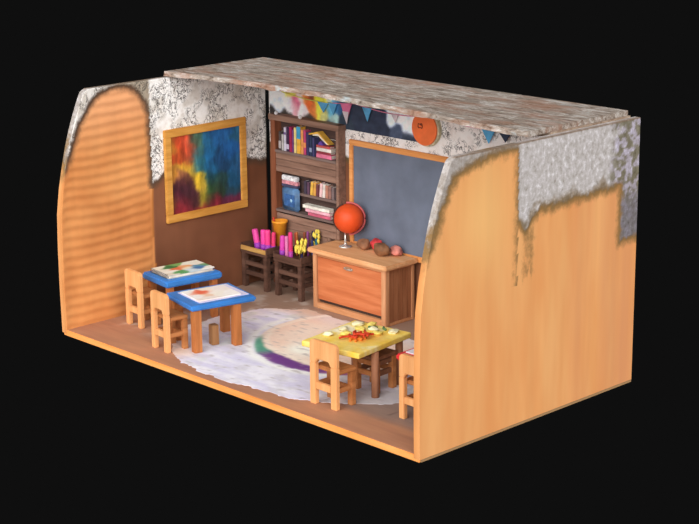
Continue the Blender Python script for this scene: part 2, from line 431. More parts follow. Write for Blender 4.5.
roof_slab('ceiling', .045, 5.90, 1.63, 3.27, 2.985, 3.04, .03, roof_material(), .20)
roof_slab('trim_2', .085, 5.917, 1.98, 3.295, 2.93, 2.983, .01, wood('roof_underboard', (98, 76, 60), (150, 128, 110), (178, 162, 146), 'x'), .09)

# ------------------------------------------------------------ rug
RUG = [(1.2, .70), (1.6, .36), (2.1, .17), (2.5, .10), (3.33, .12), (3.9, .22), (4.25, .42), (4.65, .75), (4.9, 1.1), (5.0, 1.5), (4.6, 2.2), (3.6, 2.62), (2.6, 2.66), (1.5, 2.60), (1.1, 2.2), (.95, 1.6), (1.0, 1.1)]
RC = Vector((2.95, 2.1)); RR = 1.21
def rug_col(x, y):
    s = fb(x*.7, y*2.2, 3, 2.6)
    c = mixc((216, 212, 234), (238, 236, 244), .5+1.2*s)
    c = mixc(c, (204, 200, 206), sst(fb(x, y, 5, 3.5), .1, .5)*.5)
    c = mixc(c, (208, 214, 206), sst(fb(x, y, 11, 2.0), .15, .5)*.6*(1-sst(x, 2.2, 2.8)))
    c = mixc(c, (222, 178, 150), sst(y, 2.2, 2.55)*.7+sst(1.5-x, 0, .35)*.25)
    c = mixc(c, (220, 186, 160), sst(.72-y-.25*(x-1.6), 0, .2)*(1-sst(x, 1.7, 2.1))*.7)
    d = (Vector((x, y))-RC).length+.02*fb(x, y, 1, 4)
    ang = math.degrees(math.atan2(y-RC.y, x-RC.x)) % 360
    ins = 1-sst(d, RR-.03, RR)
    disc = mixc((242, 210, 188), (240, 220, 202), .5+fb(x, y, 2, 2))
    disc = mixc(disc, (226, 214, 214), sst(y, 2.2, 2.6)*.8)
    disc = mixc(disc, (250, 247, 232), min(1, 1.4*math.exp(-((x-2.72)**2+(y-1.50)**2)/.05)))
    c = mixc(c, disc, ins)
    wr = .19*math.exp(-((ang-268)/40)**2)+.02
    if 195 < ang < 350:
        ring = (1-sst(d, RR-.01, RR+.015))*sst(d, RR-wr-.03, RR-wr)*sst(ang, 207, 222)
        t = sst(ang, 238, 252)
        rc = mixc((92, 160, 132), (112, 62, 134), t); rc = mixc(rc, (70, 120, 116), .4*(.5+fb(x, y, 6, 6))*(1-t))
        rc = mixc(rc, (190, 120, 150), sst(ang, 285, 320))
        c = mixc(c, rc, ring)
    c = mixc(c, (250, 250, 244), .85*math.exp(-((d-RR-.06)/.06)**2)*(1 if 175 < ang < 300 else 0))
    if d < RR: c = mixc(c, (250, 240, 222), .6*math.exp(-((d-RR+wr+.07 if 205 < ang < 340 else d-RR+.07)/.04)**2))
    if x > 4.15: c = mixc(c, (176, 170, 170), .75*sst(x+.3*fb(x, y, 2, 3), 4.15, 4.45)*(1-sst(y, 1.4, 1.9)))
    k = sst(fb(x*.6, y*2, 21, 9), .42, .6); c = mixc(c, (160, 150, 150), k*.45)
    return clampc(c)
def make_rug():
    bm = bmesh.new(); n = 150; x0, x1, y0, y1 = .8, 5.1, .02, 2.72
    ny_ = 100; g = {}
    def sdf(x, y): return poly_sd(RUG, x, y)+.05*fb(x, y, 4, 3)
    for j in range(ny_+1):
        for i in range(n+1):
            x, y = x0+(x1-x0)*i/n, y0+(y1-y0)*j/ny_
            if sdf(x, y) < 0: g[i, j] = bm.verts.new((x, y, FZ+.005))
    for j in range(ny_):
        for i in range(n):
            k = [g.get(q) for q in ((i, j), (i+1, j), (i+1, j+1), (i, j+1))]
            k = [v for v in k if v]
            if len(k) >= 3: bm.faces.new(k)
    for v in [v for v in bm.verts if not v.link_faces]: bm.verts.remove(v)
    ex = bmesh.ops.extrude_face_region(bm, geom=bm.faces[:])
    for v in [e for e in ex['geom'] if isinstance(e, bmesh.types.BMVert)]: v.co.z = FZ+.0005
    bmesh.ops.recalc_face_normals(bm, faces=bm.faces)
    me = bpy.data.meshes.new('rug'); bm.to_mesh(me); bm.free()
    at = me.color_attributes.new('paint', 'FLOAT_COLOR', 'POINT')
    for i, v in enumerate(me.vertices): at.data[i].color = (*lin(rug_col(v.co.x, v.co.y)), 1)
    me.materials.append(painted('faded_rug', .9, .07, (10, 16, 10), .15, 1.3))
    o = bpy.data.objects.new('rug', me); COL.objects.link(o); return o
tag(make_rug(), 'worn pale lavender rug with a pink disc edged green and purple', 'rug')

# ------------------------------------------------------------ framed painting
wf = wood('gold_frame_wood', (176, 116, 44), (206, 146, 66), (224, 172, 92), 'y')
pt = empty('painting', (.08, 2.215, 1.72)); tag(pt, 'large square abstract painting in blue, red and yellow, gold frame', 'painting')
f = MB(); fw = .10
for a in ((-.665, .665, .595-fw, .595), (-.665, .665, -.595, -.595+fw), (-.665, -.665+fw, -.595+fw, .595-fw), (.665-fw, .665, -.595+fw, .595-fw)):
    f.box(.002, .05, a[0], a[1], a[2], a[3], .008)
f.build('frame', wf, pt)
PP = [(.02, .9, (190, 120, 40)), (.02, .5, (196, 130, 44)), (.02, .15, (140, 70, 40)), (.12, .92, (206, 70, 34)), (.24, .88, (212, 74, 44)), (.13, .75, (214, 84, 36)), (.26, .72, (200, 80, 50)),
      (.2, .6, (236, 176, 52)), (.3, .52, (232, 186, 60)), (.38, .38, (240, 196, 50)), (.44, .26, (220, 180, 60)), (.43, .14, (190, 176, 50)),
      (.16, .5, (150, 90, 60)), (.2, .42, (96, 52, 44)), (.1, .35, (80, 34, 44)), (.25, .28, (74, 36, 46)), (.1, .2, (84, 30, 48)), (.3, .16, (70, 34, 40)), (.2, .1, (104, 34, 44)),
      (.34, .9, (70, 110, 90)), (.38, .72, (60, 116, 120)), (.4, .55, (40, 110, 130)), (.52, .9, (34, 104, 150)), (.65, .92, (30, 96, 160)), (.8, .95, (34, 100, 168)), (.95, .9, (36, 100, 140)),
      (.55, .7, (28, 104, 160)), (.7, .62, (24, 72, 120)), (.74, .5, (22, 64, 104)), (.88, .7, (26, 92, 160)), (.95, .5, (30, 90, 140)), (.6, .5, (26, 96, 144)), (.55, .38, (24, 74, 84)), (.7, .32, (34, 70, 70)), (.9, .32, (24, 84, 124)),
      (.55, .24, (52, 92, 50)), (.68, .2, (40, 62, 44)), (.85, .18, (32, 66, 84)), (.55, .12, (70, 60, 36)), (.15, .03, (150, 40, 50)), (.4, .04, (150, 44, 44)), (.6, .05, (128, 34, 48)), (.85, .05, (104, 36, 64))]
slab_painted('canvas', (.025, -.665+fw-.005, -.595+fw-.005), (0, 1.34-2*fw, 0), (0, 0, 1.2-2*fw), (-.02, 0, 0), 80, 80,
             lambda u, v: clampc([(q*.88+8)*(1+.25*fb(u*3, v, 7, 5)) for q in blend(PP, u, v, 220, .06, 4)]), painted('oil_paint', .5, .2, (12, 30, 8), .3), pt)

# ------------------------------------------------------------ mural over the bookcase
MP = [(.02, .6, (204, 212, 226)), (.06, .3, (196, 204, 220)), (.09, .8, (208, 214, 224)), (.125, .75, (226, 190, 96)), (.13, .4, (206, 204, 210)), (.155, .8, (236, 206, 90)), (.16, .4, (200, 150, 160)), (.175, .5, (190, 90, 120)),
      (.20, .6, (214, 190, 190)), (.22, .3, (206, 196, 200)), (.235, .65, (196, 120, 60)), (.26, .5, (206, 96, 46)), (.27, .7, (110, 60, 44)), (.285, .4, (190, 110, 60)), (.31, .7, (236, 214, 60)), (.32, .4, (238, 206, 70)), (.35, .6, (226, 206, 80)), (.355, .3, (170, 170, 110)),
      (.38, .7, (190, 206, 190)), (.39, .4, (90, 160, 190)), (.42, .55, (70, 140, 190)), (.42, .8, (170, 186, 170)), (.41, .2, (150, 180, 176)), (.45, .5, (50, 90, 130)), (.47, .8, (60, 74, 80)), (.47, .25, (44, 54, 66)), (.02, .02, (50, 46, 44)), (.1, .02, (60, 54, 50)), (.25, .04, (60, 52, 46)), (.4, .02, (40, 42, 48)),
      (.55, .5, (42, 50, 66)), (.6, .2, (40, 48, 64)), (.62, .8, (44, 50, 64)), (.70, .5, (40, 48, 66)), (.71, .15, (38, 46, 62)), (.75, .75, (198, 208, 226)), (.76, .45, (190, 204, 226)), (.80, .62, (204, 214, 232)), (.82, .85, (214, 220, 230)), (.86, .5, (200, 210, 228)), (.86, .25, (196, 206, 224)), (.90, .6, (206, 216, 232)), (.94, .45, (196, 206, 222)), (.78, .14, (60, 70, 90)), (.86, .06, (40, 48, 62)), (.95, .1, (36, 42, 56)), (.97, .8, (44, 52, 66)), (.99, .4, (40, 48, 60))]
mu = slab_painted('mural_panel', (.14, 3.283, 2.285), (2.94, 0, 0), (0, 0, .50), (0, .016, 0), 150, 30,
                  lambda u, v: clampc([q*(1.25+.15*fb(u*9, v*2, 7, 4)) for q in blend([(a_, b_*.17, c_) for a_, b_, c_ in MP], u, v*.17, 3500, .006, 30)]), painted('mural_paint', .7, .12, (14, 14, 14), .1))
tag(mu, 'long painted mural of yellow figures and white cloud above the bookcase', 'mural')

# chalkboard
cb = empty('chalkboard', (2.96, 3.30, 1.54)); tag(cb, 'large dark slate chalkboard in orange wooden frame on back wall', 'chalkboard')
of = wood('orange_frame_wood', (196, 122, 62), (222, 150, 86), (236, 172, 110), 'x')
f = MB(); X0, X1, Z0, Z1, t_ = -1.32, 1.34, -.74, .63, .07
f.box(X0, X1, -.045, -.002, Z1-t_, Z1); f.box(X0, X1, -.045, -.002, Z0, Z0+t_)
f.box(X0, X0+t_, -.045, -.002, Z0+t_, Z1-t_); f.box(X1-t_, X1, -.045, -.002, Z0+t_, Z1-t_)
f.build('frame', of, cb)
MB().box(X0+t_-.01, X1-t_+.01, -.025, -.004, Z0+t_-.01, Z1-t_+.01, .002).build('slate', plain('slate', (104, 112, 128), .8, 0, .07, 3), cb)

# bunting
PINK, SKY = plain('pink_flag_cloth', (222, 120, 160), .8), plain('blue_flag_cloth', (92, 166, 212), .8)
WHT, NAVY = plain('white_flag_cloth', (214, 200, 206), .8), plain('navy_flag_cloth', (52, 62, 82), .8)
bt = empty('bunting', (.4, 3.26, 2.68)); tag(bt, 'thin yellow and pink string of small triangular flags on back wall', 'bunting')
def sag(x): return -.05-.05*math.sin(PI*((x-.4) % 1.35)/1.35)
xs = [.4+.05*i for i in range(80)]
MB().tube([(x-.4, 0, sag(x)) for x in xs[:20]], .007).build('string', plain('yellow_string', (226, 220, 110), .8), bt)
MB().tube([(x-.4, 0, sag(x)) for x in xs[19:]], .006).build('string', plain('pink_string', (216, 130, 160), .8), bt)
for x, wd, hh, m in ((1.18, .20, .13, SKY), (1.36, .16, .15, SKY), (1.60, .20, .22, PINK), (1.97, .16, .17, SKY), (2.45, .12, .10, WHT), (3.95, .20, .16, SKY), (4.20, .22, .13, NAVY)):
    z = sag(x)
    MB().prism([(x-.4-wd/2, z), (x-.4+wd/2, z), (x-.4+.01, z-hh)], -.008, .002, 0).build('flag', m, bt)
    if m is PINK: MB().prism([(x-.4-wd*.28, z-hh*.45), (x-.4+wd*.28, z-hh*.45), (x-.4+.02, z-hh*1.15)], -.014, -.0085, 0).build('flag', WHT, bt)

# round orange wall disc
dk = empty('wall_disc', (2.96, 3.30, 2.47)); tag(dk, 'round orange disc with pale rim hanging above the chalkboard', 'wall decoration')
MB().cyl((0, -.015, 0), (0, -.07, 0), .20, seg=48).build('disc', plain('orange_enamel', (240, 116, 62), .5, 0, .06), dk)
MB().cyl((.012, -.002, 0), (.012, -.05, 0), .213, seg=48).build('rim', plain('pale_green_rim', (188, 180, 150), .7, 0, .2, 20), dk)
sq = MB(); sq.tube([(-.06+.035*math.cos(a)-.0, -.072, .03+.028*math.sin(a)+.01*math.sin(3*a)) for a in [i*.35 for i in range(19)]], .005)
sq.tube([(-.045+.012*math.cos(a), -.072, .05+.012*math.sin(a)) for a in [i*.6 for i in range(11)]], .004)
sq.build('scribble', plain('dark_ink', (96, 40, 30), .7), dk)

# ------------------------------------------------------------ bookcase
bk = empty('bookcase', (.925, 3.30, FZ)); tag(bk, 'tall weathered brown plank bookcase between painting and chalkboard', 'bookcase')
wb = wood('weathered_brown', (104, 78, 66), (138, 106, 90), (164, 130, 112), 'x')
wbs = wood('reddish_side_wood', (110, 62, 42), (136, 80, 54), (156, 98, 70), 'z')
def bx(name, m, *b, bev=.005, parent=bk): return MB().box(*b, bev).build(name, m, parent)
BX0, BX1, BT = -.66, .62, 2.27        # local x range, top
yfz = -.13
bx('side_panel', wbs, BX0, BX0+.09, yfz, -.002, 0, BT)
bx('side_panel', wb, BX1-.05, BX1, yfz, -.002, .80, BT)
bx('side_panel', wb, .40, .45, yfz, -.002, 0, .80)
bx('top', wb, BX0-.02, BX1+.02, yfz-.015, -.002, BT-.075, BT+.0)
bk_b = MB()
for i in range(11): bk_b.box(BX0+.09, BX1-.05 if i > 3 else .40, -.022, -.002, .05+.2*i, .05+.2*i+.19, .006)
bk_b.build('back_panel', wood('dark_back_planks', (58, 44, 42), (76, 58, 54), (96, 74, 66), 'x'), bk)
def planks(z0, z1):
    n = max(1, round((z1-z0)/.085)); b = MB(); h = (z1-z0)/n
    for i in range(n): b.box(BX0+.09, BX1-.05 if z0+h*i > .78 else .40, yfz+.005, yfz+.03, z0+h*i+.002, z0+h*(i+1)-.002, .006)
    return b.build('front_planks', wb, bk)
planks(1.52, 1.775)
planks(.60, .97)
shm = wood('grey_shelf_edge', (92, 76, 72), (120, 100, 94), (140, 122, 114), 'x')
for z in (1.775, 1.265, .99): bx('shelf', shm, BX0+.085 if z != 1.265 else -.11, BX1-.045, yfz-.004, -.004, z, z+.035)
bx('base_panel', wb, BX0+.09, .40, yfz+.005, -.004, 0, .60)

books = []
def book(name, x, wd, h, d, z, c, label, grp, tilt=0, yfr=3.18, band=None, pages=True):
    o = empty(name, (x-.035, yfr, z)); o.rotation_euler = (0, tilt, 0)
    cm = plain('cover_%d_%d_%d' % c, c, .55, 0, .12, 12)
    b = MB(); b.box(-wd/2, -wd/2+.004, 0, d, 0, h, .001); b.box(wd/2-.004, wd/2, 0, d, 0, h, .001); b.box(-wd/2, wd/2, 0, .006, 0, h, .002)
    b.build('cover', cm, o)
    MB().box(-wd/2+.0045, wd/2-.0045, .007, d-.006, .004, h-.006, .001).build('pages', plain('paper_pages', (224, 214, 200), .9), o)
    if band: MB().box(-wd/2-.0005, wd/2+.0005, -.003, -.0005, h*band[1], h*band[2], .0005).build('spine_band', plain('band_%d_%d_%d' % band[0], band[0], .6), o)
    tag(o, label, 'book', grp); books.append(o); return o
g1 = 'upright books on the top shelf'
zz = FZ+1.775+.036
row = [(.475, .045, .23, (84, 74, 72), 'dark grey upright book at the far left of top shelf', ((180, 172, 170), .1, .5)),
       (.525, .04, .20, (190, 186, 184), 'short pale grey book second from left on top shelf', None),
       (.572, .042, .29, (206, 200, 216), 'tall lavender white book on top shelf', ((120, 90, 150), .7, .8)),
       (.625, .05, .30, (66, 46, 74), 'dark plum book on top shelf beside the crimson one', ((200, 190, 210), .1, .3)),
       (.680, .05, .31, (158, 40, 84), 'crimson book on top shelf right of dark plum book', None),
       (.725, .03, .28, (120, 70, 130), 'slim violet book on top shelf right of crimson book', None),
       (.768, .048, .31, (228, 206, 138), 'cream yellow book on top shelf left of blue-topped book', None),
       (.835, .075, .33, (232, 172, 66), 'thick orange book with blue ribbon marker on top shelf', ((70, 160, 200), .55, 1.0)),
       (.900, .045, .30, (226, 150, 90), 'light orange book right of the thick ribboned book', None),
       (.950, .045, .30, (186, 70, 116), 'magenta book on top shelf', ((230, 150, 90), .3, .5)),
       (1.003, .05, .28, (58, 58, 96), 'navy book on top shelf beside the magenta book', None),
       (1.060, .045, .25, (48, 58, 86), 'shorter navy book beneath the yellow tented book', ((140, 150, 180), .2, .4)),
       (1.110, .04, .23, (70, 70, 110), 'slim blue grey book on top shelf next to lying books', None)]
for x, wd, h, c, lab, band in row: book('book', x, wd*.96, h*1.06, .09, zz, c, lab, g1, 0, band=band)
# lying stack
def lying(x, y, z, wd, d, h, c, lab, grp, rz=0, tilt=0):
    o = empty('book', (x-.035, y, z), rz); o.rotation_euler = (0, tilt, rz)
    b = MB(); b.box(-wd/2, wd/2, 0, d, 0, .005, .001); b.box(-wd/2, wd/2, 0, d, h-.005, h, .001); b.box(-wd/2, wd/2, 0, .006, 0, h, .002)
    b.build('cover', plain('cover_%d_%d_%d' % c, c, .55, 0, .12, 12), o)
    MB().box(-wd/2+.006, wd/2-.006, .007, d-.005, .0055, h-.0055, .001).build('pages', plain('paper_pages', (224, 214, 200), .9), o)
    tag(o, lab, 'book', grp); return o
g2 = 'books lying in the top shelf stack'
lying(1.30, 3.18, zz, .28, .09, .055, (222, 120, 150), 'pink book lying at the bottom of top shelf stack', g2)
lying(1.30, 3.18, zz+.056, .26, .09, .03, (150, 60, 70), 'thin dark red book lying in the top shelf stack', g2)
lying(1.30, 3.18, zz+.087, .27, .09, .045, (232, 222, 214), 'white book lying in the top shelf stack', g2)
lying(1.29, 3.18, zz+.133, .25, .09, .03, (196, 90, 90), 'red book lying on top of top shelf stack', g2)
# tented yellow book and purple block
o = empty('book', (1.17, 3.14, zz+.165)); tag(o, 'open yellow book tented like a roof on top shelf', 'book')
o.location = (1.18, 3.18, zz+.186)
MB().prism([(-.20, .10), (-.02, .145), (.19, 0.0), (.17, 0.0), (-.02, .118), (-.19, .085)], 0, .09, .002).build('cover', plain('yellow_cover', (232, 180, 74), .6), o)
MB().prism([(-.02, .116), (.165, 0.0), (.13, 0.0), (-.02, .09), (-.12, .08), (-.12, .098)], .006, .085, .001).build('pages', plain('paper_pages', (224, 214, 200), .9), o)
v = MB().prism([(-.045, 0), (.045, 0), (.04, .022), (.0, .052), (-.04, .022)], 0, .08, .004).build('toy_block', plain('violet_paint', (104, 74, 160), .5), None, loc=(1.20, 3.185, zz+.164))
tag(v, 'small violet house-shaped block under the tented yellow book', 'toy block')

# middle shelf: small upright books
z2 = FZ+1.265+.036
cols = [((70, 62, 78), .17, 'dark slate book at the left end of middle shelf'), ((96, 70, 90), .16, 'dull purple book on middle shelf, second from left'),
        ((226, 180, 80), .175, 'yellow book on middle shelf left of the tan one'), ((214, 158, 80), .18, 'tan orange book on middle shelf beside the yellow one'),
        ((110, 64, 70), .16, 'maroon book in the middle of middle shelf'), ((230, 190, 190), .18, 'pale pink book on middle shelf'),
        ((222, 214, 206), .175, 'white book on middle shelf right of the pale pink one'), ((186, 130, 110), .17, 'dusty brown book on middle shelf'),
        ((150, 110, 100), .165, 'brown grey book on middle shelf second from right'), ((120, 104, 104), .16, 'grey book at the right end of middle shelf')]
for i, (c, h, lab) in enumerate(cols): book('book', .945+.057*i, .048, h, .09, z2, c, lab, 'small upright books on the middle shelf', tilt=.10 if i in (2, 3, 5, 6) else 0)
# low shelf: lying books with pink edges
z3 = FZ+.99+.036
for i, (c, lab, wd) in enumerate([((196, 96, 120), 'rose book at the bottom of lower shelf stack', .42), ((232, 170, 184), 'pink book in the middle of lower shelf stack', .46), ((234, 226, 214), 'cream book topping the lower shelf stack', .50)]):
    lying(1.20-.03*i, 3.18, z3+.044*i, wd, .09, .043, c, lab, 'books lying on the lower shelf')
# blue cloth jar standing in the shelf opening
jr = empty('storage_jar', (.665, 3.17, z3)); tag(jr, 'blue square jar with white and pink lid standing on lower shelf', 'jar')
jr.location = (.605, 3.18, z3)
bm_ = MB(); bm_.box(-.165, .165, 0, .06, 0, .31, .028, seg=3); bm_.build('jar_body', plain('blue_glaze', (84, 118, 156), .45, 0, .2, 8), jr, True)
MB().box(-.10, .10, -.004, .002, .06, .22, .03).build('jar_label', plain('deep_blue', (58, 96, 148), .5, 0, .2, 18), jr)
MB().ball((.035, -.004, .14), .022, 16, (1, .3, 1)).build('emblem', plain('pale_blue', (150, 190, 216), .5), jr, True)
MB().box(-.155, .15, .002, .058, .311, .345, .006).build('lid', plain('lid_navy', (70, 70, 96), .6), jr)
MB().box(-.15, .15, .004, .056, .346, .395, .006).build('lid_band', plain('lid_pink', (204, 140, 150), .6, 0, .2, 20), jr)
MB().box(-.155, .14, .002, .058, .396, .46, .01).build('lid_cap', plain('lid_white', (214, 212, 216), .7, 0, .2, 30), jr)
# two little knobs on the bookcase top
for x, lab in ((.40, 'tiny white ball on bookcase top near the left corner'), (.86, 'small white ball on bookcase top below the yellow mural figure')):
    b = MB().ball((0, 0, .026), .026, 16).build('ball', plain('white_glaze', (216, 216, 220), .3), None, True, (x, 3.16, FZ+BT))
    tag(b, lab, 'ball', 'white balls on the bookcase')

# ------------------------------------------------------------ chest
CX0, CX1, CY0, CY1 = 1.50, 2.79, 2.745, 3.25
ct = empty('storage_chest', (2.11, 3.0, FZ)); tag(ct, 'wide wooden chest with flap front and overhanging top under the chalkboard', 'chest')
wc = wood('chest_wood', (186, 122, 78), (206, 144, 98), (222, 166, 122), 'x'); wcz = wood('chest_post_wood', (180, 120, 80), (202, 144, 102), (220, 168, 126), 'z')
wdr = wood('chest_flap_wood', (180, 96, 56), (198, 114, 70), (212, 132, 86), 'x')
def cx(name, m, *b, bev=.006, parent=ct):
    b = list(b); b[0] -= 2.11; b[1] -= 2.11; b[2] -= 3.0; b[3] -= 3.0
    return MB().box(*b, bev).build(name, m, parent)
hb = .725
cx('post', wcz, CX0, CX0+.07, CY0, CY0+.07, 0, hb); cx('post', wcz, CX1-.08, CX1, CY0, CY0+.07, 0, hb)
cx('top_rail', wc, CX0+.07, CX1-.08, CY0+.012, CY0+.06, hb-.05, hb); cx('bottom_rail', wc, CX0+.07, CX1-.08, CY0, CY0+.07, 0, .075)
cx('toe_gap_shade', plain('shadow_gap_board', (70, 54, 46), .9), CX0+.07, CX1-.08, CY0+.05, CY0+.07, .075, .14)  # dark strip whose colour stands in for shade in the gap below the flap
dr = cx('flap_door', wdr, CX0+.075, CX1-.085, CY0+.016, CY0+.045, .12, hb-.055)
hd = MB(); hd.tube([(-.06+.012*i-2.11+2.11, -.012-.018*math.sin(PI*i/10), 0) for i in range(11)], .006)
hd.cyl((-.06, 0, 0), (-.06, -.016, 0), .012); hd.cyl((.06, 0, 0), (.06, -.016, 0), .012)
h_ = hd.build('handle', plain('chrome', (200, 196, 190), .3, .8), dr, True); h_.location = (2.13-2.11, CY0+.016-3.0, hb-.115)
mp_ = MB().prism([(.085*math.cos(a), .026*math.sin(a)) for a in [i*PI/10 for i in range(20)]], -.004, -.0005, .001).build('handle_plate', plain('dull_silver', (186, 150, 120), .4, .5), dr); mp_.location = h_.location
sp = MB()
for i in range(5): sp.box(CX1-.05-2.11, CX1-.012-2.11, CY0+.07+.082*i-3.0, CY0+.07+.082*(i+1)-.004-3.0, .04, hb-.02, .005)
sp.build('side_panel', wood('chest_side_wood', (138, 86, 56), (160, 104, 70), (178, 124, 88), 'z'), ct)
cx('post', wcz, CX1-.06, CX1, CY1-.05, CY1, 0, hb); cx('post', wcz, CX0, CX0+.06, CY1-.05, CY1, 0, hb)
cx('side_rail', wc, CX1-.05, CX1-.002, CY0+.07, CY1-.05, 0, .04); cx('side_rail', wc, CX1-.05, CX1-.002, CY0+.07, CY1-.05, hb-.03, hb)
cx('side_panel', wdr, CX0+.01, CX0+.04, CY0+.07, CY1-.05, .03, hb)
cx('back_board', wdr, CX0+.06, CX1-.06, CY1-.03, CY1-.01, .03, hb)
cx('chest_top', wood('chest_top_wood', (204, 142, 92), (222, 166, 116), (234, 186, 140), 'x'), CX0-.04, CX1+.06, CY0-.06, 3.253, hb, hb+.06, bev=.014)
CT = FZ+hb+.06
# globe
gb = empty('globe', (1.80, 3.03, CT)); tag(gb, 'orange globe on silver stand at the chest corner', 'globe')
MB().ball((.035, .03, .365), .186, 40).build('sphere', plain('orange_globe', (226, 82, 36), .45, 0, .08, 3), gb, True)
MB().lathe([(.001, 0), (.085, 0), (.085, .012), (.05, .022), (.02, .03), (.013, .06), (.018, .08), (.012, .10), (.01, .18), (.001, .182)]).build('stand', plain('silver', (214, 210, 204), .25, .7), gb, True)
dv = Vector((math.cos(.72), math.sin(.72), 0))
ar = MB(); ar.tube([tuple(Vector((.035, .03, .365))+dv*(.203*math.sin(a))+Vector((0, 0, .203*math.cos(a)))) for a in [math.radians(-8+4.7*i) for i in range(41)]], .013)
ar.build('meridian_arc', plain('dusky_pink', (192, 92, 92), .5), gb, True)
ar = MB(); ar.tube([tuple(Vector((.035, .03, .365))-dv*(.194*math.sin(a))+Vector((0, 0, .194*math.cos(a)))) for a in [math.radians(20+4*i) for i in range(35)]], .010)
ar.build('meridian_arc', plain('dark_iron', (64, 44, 40), .5), gb, True)
# rounded stones and fruit
def lump(name, x, y, r, sq, c, lab, cat, rz=0, seed=1, grp=None):
    o = MB().ball((0, 0, r*sq[2]*.96), r, 32, sq, None, .25, seed).build(name, plain('%s_skin_%d' % (name, seed), c, .7, 0, .2, 9), None, True, (x, y, CT), rz)
    return tag(o, lab, cat, grp)
lump('stone', 2.06, 3.10, .095, (1, .75, .72), (134, 92, 66), 'brown rounded stone just right of the globe stand', 'stone', .2, 3, 'brown stones on the chest')
lump('stone', 2.44, 3.03, .12, (1, .72, .70), (128, 88, 60), 'larger brown stone nearest the front edge of the chest', 'stone', .1, 5, 'brown stones on the chest')
lump('ball', 2.215, 3.172, .08, (1, .9, .95), (206, 62, 66), 'small red ball between the two brown stones', 'ball', 0, 2)
lump('stone', 2.55, 3.175, .10, (1, .7, .62), (196, 122, 110), 'flat dusty pink stone behind the larger brown stone', 'stone', -.3, 7)

# ------------------------------------------------------------ chairs
CHW = wood('chair_wood', (212, 146, 88), (226, 162, 104), (236, 178, 122), 'z', sc=.8, bmp=.1)
CHD = wood('chair_seat_wood', (150, 92, 50), (176, 112, 64), (194, 132, 82), 'y', sc=.8, bmp=.1)
def make_chair(w_=.34, d=.30, h=.70, front=CHW, seat=CHD, hs=.40):
    """origin centre of the footprint; back at -y, seat reaches +y"""
    o = empty('child_chair', (0, 0, 0)); a = w_/2; b = d/2; p = .075
    arc = [(a-(1-math.cos(t))*.05, h-.045+math.sin(t)*.045) for t in [i*PI/2/5 for i in range(6)]]
    top = [(-a, h-.25), (-a+.075, h-.25), (-a+.10, h-.20), (a-.10, h-.20), (a-.075, h-.25), (a, h-.25)] + arc + [(-x, z) for x, z in arc[::-1]]
    MB().prism(top, -b, -b+.055, .008).build('backrest', front, o)
    for s in (-1, 1):
        x0, x1 = sorted((s*a, s*(a-p)))
        MB().box(x0, x1, -b, -b+.055, 0, h-.25, .006).build('leg', front, o)
        MB().box(x0+.008, x1-.008, b-.065, b, 0, hs-.03, .006).build('leg', seat, o)
        MB().box(x0+.015, x1-.015, -b+.055, b-.065, .17, .225, .005).build('side_rail', seat, o)
    MB().box(-a+p, a-p, -b+.004, -b+.05, .17, .245, .005).build('crossbar', front, o)
    MB().box(-a+p-.004, a-p+.004, b-.055, b-.015, .15, .205, .005).build('crossbar', seat, o)
    sb = MB(); sb.box(-a+.006, a-.006, -b+.055, b+.01, hs-.03, hs+.015, .010); sb.build('seat', seat, o)
    return o
c1 = make_chair(); c1.location = (1.53, .43, FZ); c1.rotation_euler.z = math.radians(-6)
tag(c1, 'light wooden child chair at the front blue desk', 'chair', 'light wooden chairs along the open front')
def chair_copy(x, y, rz, lab, src=None):
    c = copy_tree(src or c1); c.location = (x, y, FZ); c.rotation_euler.z = math.radians(rz); c['label'] = lab; return c
chair_copy(.545, .80, -5, 'light wooden child chair at the rear blue desk by the ribbed wall')
chair_copy(4.29, .44, 0, 'light wooden child chair in front of the yellow table').scale = (1.2, 1, 1.02)
chair_copy(5.26, .76, 0, 'light wooden child chair beside the red table, partly behind right wall')

# ------------------------------------------------------------ desks
LEG = wood('desk_leg_wood', (150, 88, 44), (178, 108, 58), (194, 126, 72), 'z', sc=.8, bmp=.1)
BLU = plain('blue_enamel', (58, 124, 196), .45, 0, .08, 4)
def make_desk(name, cx_, cy_, rz, wx, wy, top_z, thick, topm, legs, lab, cat, grp=None, leg=.075, legm=LEG, rnd=.02):
    o = empty(name, (cx_, cy_, FZ), rz); tag(o, lab, cat, grp)
    h = top_z-FZ
    MB().box(-wx/2, wx/2, -wy/2, wy/2, h-thick, h, rnd, seg=3).build('tabletop', topm, o)
    for lx, ly in legs: MB().box(lx-leg/2, lx+leg/2, ly-leg/2, ly+leg/2, 0, h-thick-.001, .008).build('leg', legm, o)
    return o
def sheet(name, parent_xy, rz, wx, wy, z, th, fn, lab, cat, n=40, grp=None, rough=.7):
    """flat painted sheet or pad centred at parent_xy"""
    o = slab_painted(name, (-wx/2, -wy/2, th), (wx, 0, 0), (0, wy, 0), (0, 0, -th), n, n, fn, painted('paper_paint', .75, .06, (20, 20, 20), .05))
    o.location = (parent_xy[0], parent_xy[1], z); o.rotation_euler.z = rz
    return tag(o, lab, cat, grp)
rB = math.radians(-13)
make_desk('child_desk', 1.70, .92, rB, .71, .85, .655, .065, BLU, [(.275, -.33), (.27, .19), (-.28, -.30), (-.28, .32)], 'blue-topped child desk nearest the open front', 'desk', 'blue desks by the ribbed wall', leg=.10)
rA = math.radians(-8)
make_desk('child_desk', .67, 1.32, rA, .60, .80, .655, .085, BLU, [(.22, -.31), (.22, .31), (-.22, -.31), (-.22, .31)], 'blue-topped child desk further back beside the left wall', 'desk', 'blue desks by the ribbed wall', leg=.08)
